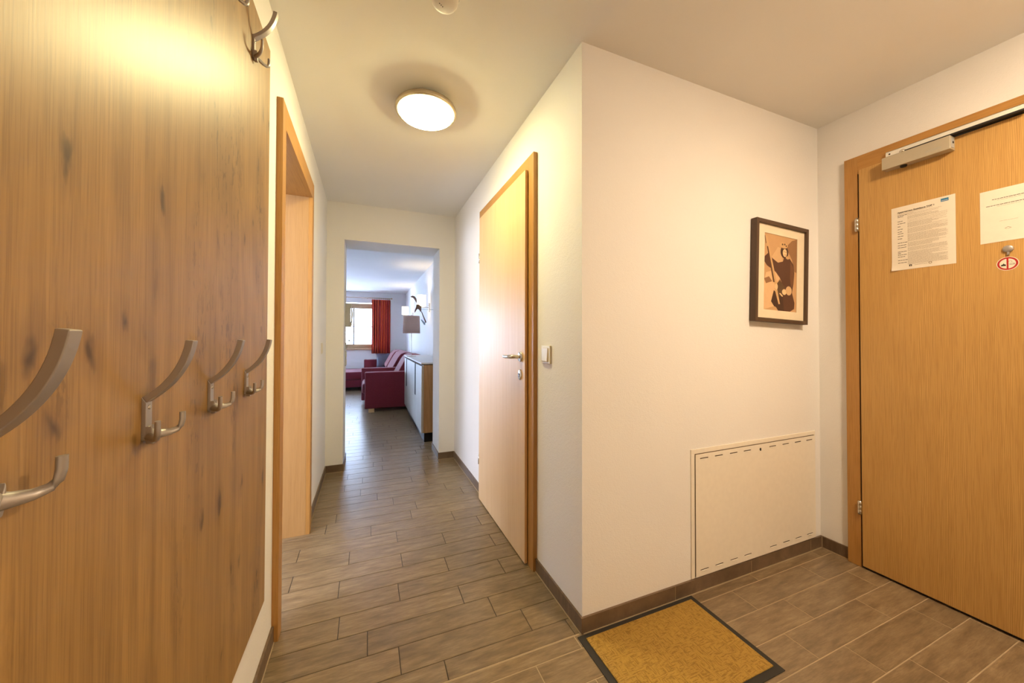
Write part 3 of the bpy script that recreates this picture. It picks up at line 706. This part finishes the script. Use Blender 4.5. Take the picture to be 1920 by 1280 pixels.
# ------------------------------------------------------------------ intercom on the reveal of the opening
ic = empty('intercom_handset', (OX0, 3.70, 1.26)); tag(ic, 'white intercom telephone handset with coiled cord on the edge of the opening', 'intercom')
def pi(y, z, x): return (OX0+x, y, z)
MB().box(OX0, OX0+.043, 3.62, 3.72, 1.262, 1.480).build('wall_base', M['grey_plastic'], ic, .004, 3)
prof = [(.040, 1.488), (.053, 1.470), (.060, 1.43), (.063, 1.375), (.060, 1.32), (.053, 1.275), (.040, 1.258), (.044, 1.30), (.050, 1.32), (.051, 1.375), (.050, 1.43), (.044, 1.45)]
MB().prism(prof, .052, lambda a_, b_, t: (OX0+a_, 3.635+t, b_)).build('handset', M['grey_plastic'], ic, .003, 3)
pth = []
n = 150
for i in range(n+1):
    t = i/n; ang = t*26*PI; bx = .016+.036*t; bz = 1.262-.135*math.sin(PI*t)**.6 if 0 < t < 1 else 1.262
    pth.append((OX0+bx+.007*math.cos(ang), 3.66+.0045*math.sin(ang), bz))
MB().tube(pth, .0022, 6, (0, 1, .1)).build('coiled_cord', M['grey_plastic'], ic)
for nm, z0, z1, lab, cat in (('thermostat', 1.045, 1.115, 'small grey thermostat on the edge of the opening below the intercom', 'thermostat'), ('switch_plate', .895, 1.04, 'double switch plate on the edge of the opening below the thermostat', 'light switch')):
    r = empty(nm, (OX0, 3.68, z0)); tag(r, lab, cat)
    MB().box(OX0, OX0+.008, 3.64, 3.72, z0, z1).build('plate', M['grey_plastic'], r, .002)
    if cat == 'light switch':
        for q0 in (z0+.008, (z0+z1)/2+.004): MB().box(OX0+.007, OX0+.012, 3.65, 3.71, q0, q0+.055).build('rocker', M['plastic'], r, .001)
    else: MB().lathe([(0, .016), (.018, .016), (.020, .008)], (OX0, 3.68, (z0+z1)/2), 'x', 20).build('dial', M['grey_plastic'], r)

# ------------------------------------------------------------------ living room
w1 = empty('window_1', (0, YW, WZ0)); w1['kind'] = 'structure'
y0, y1 = YW+.055, YW+.115
MB().box(WX0, WX1, y0, y1, WZ1-.065, WZ1+.0).box(WX0, WX1, y0, y1, WZ0+.012, WZ0+.06).build('window_frame', M['winwood'], w1, .003)
MB().box(WX0, WX0+.06, y0, y1, WZ0+.06, WZ1-.065).box(WX1-.06, WX1, y0, y1, WZ0+.06, WZ1-.065).build('window_jamb', M['winwood'], w1, .003)
s0, s1 = y0-.012, y1-.012
MB().box(WX0+.05, WX1-.05, s0, s1, 1.918, 1.985).box(WX0+.05, WX1-.05, s0, s1, .93, 1.010).box(WX1-.115, WX1-.05, s0, s1, 1.01, 1.918).box(WX0+.05, WX0+.115, s0, s1, 1.01, 1.918).build('sash', M['winwood'], w1, .003)
MB().box(-.342, -.308, s0+.01, s1-.01, 1.01, 1.918).box(WX0+.115, WX1-.115, s0+.012, s1-.012, 1.447, 1.467).build('glazing_bars', plain('glazing_bar_paint', sr(150, 150, 158), .5), w1)
MB().box(WX0+.1, WX1-.1, s0+.024, s0+.028, 1.0, 1.93).build('pane', M['glass'], w1)
sl = MB().box(WX0-.03, WX1+.03, YW-.03, YW+.06, WZ0-.022, WZ0+.012).build('window_sill', M['winwood'], w1, .004)
w2 = empty('window_2', (-2.05, YW, 0)); w2['kind'] = 'structure'
MB().box(BX0, BX0+.08, y0, y1, 0, BZ).box(BX1-.08, BX1, y0, y1, 0, BZ).box(BX0+.08, BX1-.08, y0, y1, BZ-.08, BZ).box(BX0+.08, BX1-.08, y0, y1, 0, .1).box(-2.09, -2.01, y0, y1, .1, BZ-.08).build('balcony_door_frame', M['winwood'], w2, .003)
MB().box(BX0+.07, BX1-.07, y0+.02, y0+.024, .09, BZ-.07).build('pane', M['glass'], w2)
w3 = empty('window_3', (SX, .8, .85)); w3['kind'] = 'structure'
MB().box(SX-.08, SX-.02, .2, .27, .85, 2.1).box(SX-.08, SX-.02, 1.33, 1.4, .85, 2.1).box(SX-.08, SX-.02, .27, 1.33, 2.03, 2.1).box(SX-.08, SX-.02, .27, 1.33, .85, .92).build('window_frame', M['winwood'], w3, .003)

# curtain with rod
cu = empty('curtain', (.32, YW-.09, .77)); tag(cu, 'red and orange striped curtain hanging right of the far window', 'curtain')
n = 120; vs = []; rows = 10
for k in range(rows+1):
    z = 2.135-(2.135-.772)*k/rows
    for i in range(n+1):
        t = i/n; x = .098+.447*t; amp = .030+.006*math.sin(9*t)+.004*k/rows
        vs.append((x, YW-.10+amp*math.sin(2*PI*8.5*t+.5*math.sin(7*t)), z))
MB().add(vs, [(k*(n+1)+i, k*(n+1)+i+1, (k+1)*(n+1)+i+1, (k+1)*(n+1)+i) for k in range(rows) for i in range(n)], True).build('cloth', M['curtain'], cu, solid=.003)
MB().sweep([(.098+.447*i/40, YW-.10, 2.135) for i in range(41)], [[(-.012+0, -.012), (.012, -.012), (.012, .012), (-.012, .012)]]*41, False, (0, 0, 1)).build('heading_tape', M['curtain'], cu)
rd = empty('curtain_rod', (-.3, YW-.10, 2.18)); tag(rd, 'thin wooden curtain rod above the far window', 'curtain rod')
MB().tube([(-1.4, YW-.10, 2.185), (.56, YW-.10, 2.185)], .008, 12, (0, 0, 1)).build('rod', M['winwood'], rd)
MB().lathe([(0, 0), (.018, .003), (.02, .02), (.01, .034), (0, .036)], (.56, YW-.10, 2.185), 'x', 14).build('finial', M['winwood'], rd)
for bx_ in (-.02, .52): MB().box(bx_, bx_+.02, YW-.10, YW, 2.178, 2.192).build('bracket', M['winwood'], rd)
for i in range(9):
    x = .115+i*.052
    MB().tube([(x+.001*math.sin(a_*PI/6), YW-.10+.02*math.cos(a_*PI/6), 2.178+.022*math.sin(a_*PI/6)) for a_ in range(13)], .0028, 6, (1, 0, 0)).build('curtain_ring', M['winwood'], rd)

# sideboard
sb = empty('sideboard', (.74, 4.94, 0)); tag(sb, 'pale sideboard with black handle strips and oak end against the right living room wall', 'sideboard')
b0, b1, BZ0, BZ1 = 3.98, 5.90, .118, .862
MB().box(.574, XW-.012, b0, b1, BZ0, BZ1).build('body', M['sidewood'], sb, .001)
nd = 3; ww = (b1-b0)/nd
for i, (y_a, y_b, hy_) in enumerate(((3.98, 4.535, 4.52), (4.54, 5.555, 4.56), (5.56, 5.90, 5.57))):
    dd = MB().box(.550, .572, y_a+.002, y_b-.002, BZ0, BZ1-.012).build('door', M['sidefront'], sb, .001)
for yy, z0, z1 in ((4.49, .462, .85), (5.53, .44, .85)):
    MB().box(.5485, .552, yy, yy+.085, z0, z1).build('handle_strip', M['black'], sb)
MB().box(.552, XW-.012, b0+.001, b1, BZ1-.0, BZ1+.010).build('shadow_gap', M['black'], sb)
MB().box(.545, XW-.01, b0-.006, b1+.004, BZ1+.010, BZ1+.026).build('top', plain('sideboard_top', sr(206, 204, 204), .35), sb, .001)
MB().box(.592, XW-.03, b0+.075, b1-.03, .0, BZ0).build('plinth', M['plinth'], sb)

# table lamp
tl = empty('table_lamp', (.605, 5.46, .888)); tag(tl, 'unlit table lamp with taupe drum shade on the sideboard', 'table lamp')
MB().lathe([(0, .0), (.07, .0), (.07, .008), (.012, .014), (0, .014)], (.605, 5.46, .888), n=28).build('base', M['steel'], tl)
MB().lathe([(.004, .01), (.004, .60), (0, .60)], (.605, 5.46, .888), n=12).build('stem', M['steel'], tl)
MB().lathe([(.122, .345), (.125, .345), (.118, .60), (.115, .60), (.122, .345)], (.605, 5.46, .888), n=40).build('lamp_shade', M['shade'], tl)
MB().lathe([(0, .618), (.008, .612), (.008, .6), (.003, .59)], (.605, 5.46, .888), n=14).box(.49, .72, 5.458, 5.462, 1.478, 1.482).build('finial', M['steel'], tl)

# wall sconces
def sconce(y, xs_, label):
    r = empty('wall_sconce', (XW, y, 1.66)); tag(r, label, 'wall lamp', 'lit wall sconces in the living room')
    MB().box(XW-.014, XW, y-.04, y+.04, 1.59, 1.735).build('backplate', M['steel'], r, .002)
    MB().tube([(XW-.012, y, 1.662), (xs_, y, 1.662), (xs_, y, 1.70)], .006, 10, (0, 1, 0)).build('arm', M['steel'], r)
    MB().lathe([(.068, 0), (.071, 0), (.071, .172), (.068, .172), (.068, 0)], (xs_, y, 1.69), n=36).build('lamp_shade', M['sconce'], r)
    pl = bpy.data.lights.new('bulb', 'POINT'); pl.energy = 5; pl.color = (1, .74, .38); pl.shadow_soft_size = .025
    lo = bpy.data.objects.new('bulb', pl); C.objects.link(lo); lo.parent = r; lo.location = (xs_-XW, 0, .12)
    return r
sconce(5.93, .812, 'nearer lit wall sconce with white cylinder shade, beside the metal wall sculpture')
sconce(8.22, .772, 'farther lit wall sconce with white cylinder shade, beyond the taupe table lamp')

# metal sculpture: leaf-shaped head, body, legs and two long strips
sc_ = empty('wall_sculpture', (XW, 5.3, 1.55)); tag(sc_, 'small metal and wood wall sculpture with long strips beside the lit sconce', 'sculpture')
ysc = 5.3
bm_ = metal('patinated_metal', sr(120, 96, 84), .4); gm_ = metal('polished_strip', sr(150, 165, 170), .25)
def pr2(mb, poly, d=.012, y=ysc): return mb.prism(poly, d, lambda a_, b_, t: (a_, y+t, b_))
def px2(u, v): return (.573+(u-1040)*.000966, 1.775-(v-765)*.000945)   # drawn outline, metres on the plane y = 5.3
pr2(MB(), [px2(*p) for p in ((1040, 778), (1068, 766), (1098, 775), (1120, 800), (1132, 840), (1130, 880), (1118, 862), (1100, 830), (1078, 800), (1050, 790))], .018).build('curved_blade', bm_, sc_, .002)
pr2(MB(), [px2(*p) for p in ((1128, 900), (1160, 898), (1196, 925), (1198, 990), (1185, 1015), (1172, 985), (1150, 965), (1130, 975), (1112, 1010), (1096, 1026), (1104, 985), (1120, 940))], .022).build('body', bm_, sc_, .002)
pr2(MB(), [px2(*p) for p in ((1196, 1000), (1208, 1000), (1276, 1160), (1272, 1180), (1260, 1172))], .01, ysc+.03).build('strip', bm_, sc_, .001)
pr2(MB(), [px2(*p) for p in ((1186, 1130), (1200, 1130), (1255, 1180), (1252, 1215), (1235, 1208))], .01, ysc-.02).build('strip', gm_, sc_, .001)
MB().tube([(.69, ysc+.01, 1.59), (.80, ysc+.01, 1.58), (XW, ysc+.01, 1.58)], .003, 8, (0, 1, 0)).build('wall_rod', gm_, sc_)

# armchair and corner sofa (burgundy)
ac_ = empty('armchair', (.4, 6.40, 0)); tag(ac_, 'burgundy armchair beyond the sideboard, nearest of the upholstered seats', 'armchair')
def cushion(x0, x1, y0, y1, z0, z1, name, parent, mat, bv=.02): return MB().box(x0, x1, y0, y1, z0, z1).build(name, mat, parent, bv, 4)
cushion(-.035, .905, 5.945, 6.085, .062, .628, 'armrest', ac_, M['sofa'], .018)
cushion(-.095, .905, 6.79, 6.93, .062, .630, 'armrest', ac_, M['sofa'], .018)
cushion(-.03, .88, 6.085, 6.79, .10, .27, 'seat_base', ac_, M['sofa'], .015)
cushion(-.075, .62, 6.09, 6.785, .272, .44, 'seat_cushion', ac_, M['sofa'], .04)
def back(y0, y1, x0, name, parent):
    prof = [(x0+.34, .42), (x0+.12, .44), (x0+.02, .50), (x0+.02, .56), (x0+.15, .80), (x0+.20, .865), (x0+.27, .892), (x0+.40, .885), (x0+.43, .865), (x0+.40, .84), (x0+.42, .45)]
    return MB().prism([(p[0], p[1]) for p in prof], y1-y0, lambda a_, b_, t: (a_, y0+t, b_)).build(name, M['sofa'], parent, .018, 4)
back(6.09, 6.785, .42, 'backrest', ac_)
for (x, y) in ((.02, 5.99), (.80, 5.99), (.0, 6.86), (.80, 6.86)):
    MB().box(x, x+.085, y-.03, y+.04, 0, .064).build('foot', M['pale_wood'], ac_, .003)
so = empty('corner_sofa', (.3, 8.2, 0)); tag(so, 'burgundy corner sofa with chaise running left under the far window', 'sofa')
cushion(-.02, .88, 6.95, 9.42, .10, .27, 'seat_base', so, M['sofa'], .015)
cushion(-.07, .6, 6.955, 8.16, .272, .44, 'seat_cushion', so, M['sofa'], .04)
cushion(-.07, .6, 8.17, 9.41, .272, .44, 'seat_cushion', so, M['sofa'], .04)
cushion(-.075, .90, 9.43, 9.60, .10, .635, 'armrest', so, M['sofa'], .02)
cushion(-1.15, -.09, 8.56, 9.60, .245, .415, 'chaise_cushion', so, M['sofa'], .025)
cushion(-1.14, -.085, 8.57, 9.59, .075, .24, 'chaise_base', so, M['sofa'], .015)
back(6.96, 8.16, .38, 'back_cushion', so); back(8.17, 9.08, .36, 'back_cushion', so)
for (x, y) in ((.02, 7.0), (.8, 7.0), (.8, 9.5), (-1.1, 8.62), (-.2, 9.5), (-1.1, 9.5), (-.05, 9.48)):
    MB().box(x, x+.06, y-.03, y+.03, 0, .101 if x > -.04 or y == 9.48 else .077).build('foot', M['plinth'], so, .003)
# grey cushion
cp_ = empty('scatter_cushion', (.38, 9.25, .45)); tag(cp_, 'dark grey satin scatter cushion leaning in the far corner of the burgundy sofa', 'cushion')
n = 12; vs = []
for sgn in (1, -1):
    for i in range(n+1):
        for k in range(n+1):
            u, v = i/n*2-1, k/n*2-1
            th = .065*((1-u*u)*(1-v*v))**.5; pinch = 1-.06*(1-u*u)*0-.05*(abs(u*v)); 
            wr = .007*math.sin(11*u*abs(v)+7*v)*(1-u*u)
            x = .37+.17*u*(1-.07*(1-v*v)); z = .625+.165*v*(1-.07*(1-u*u)); y = 9.26+.10*v+sgn*(th+wr)
            vs.append((x, y, z))
m1 = (n+1)*(n+1)
fs = [(i*(n+1)+k, (i+1)*(n+1)+k, (i+1)*(n+1)+k+1, i*(n+1)+k+1) for i in range(n) for k in range(n)]
MB().add(vs, fs+[tuple(m1+q0 for q0 in f[::-1]) for f in fs], True).build('cover', M['cushion'], cp_)
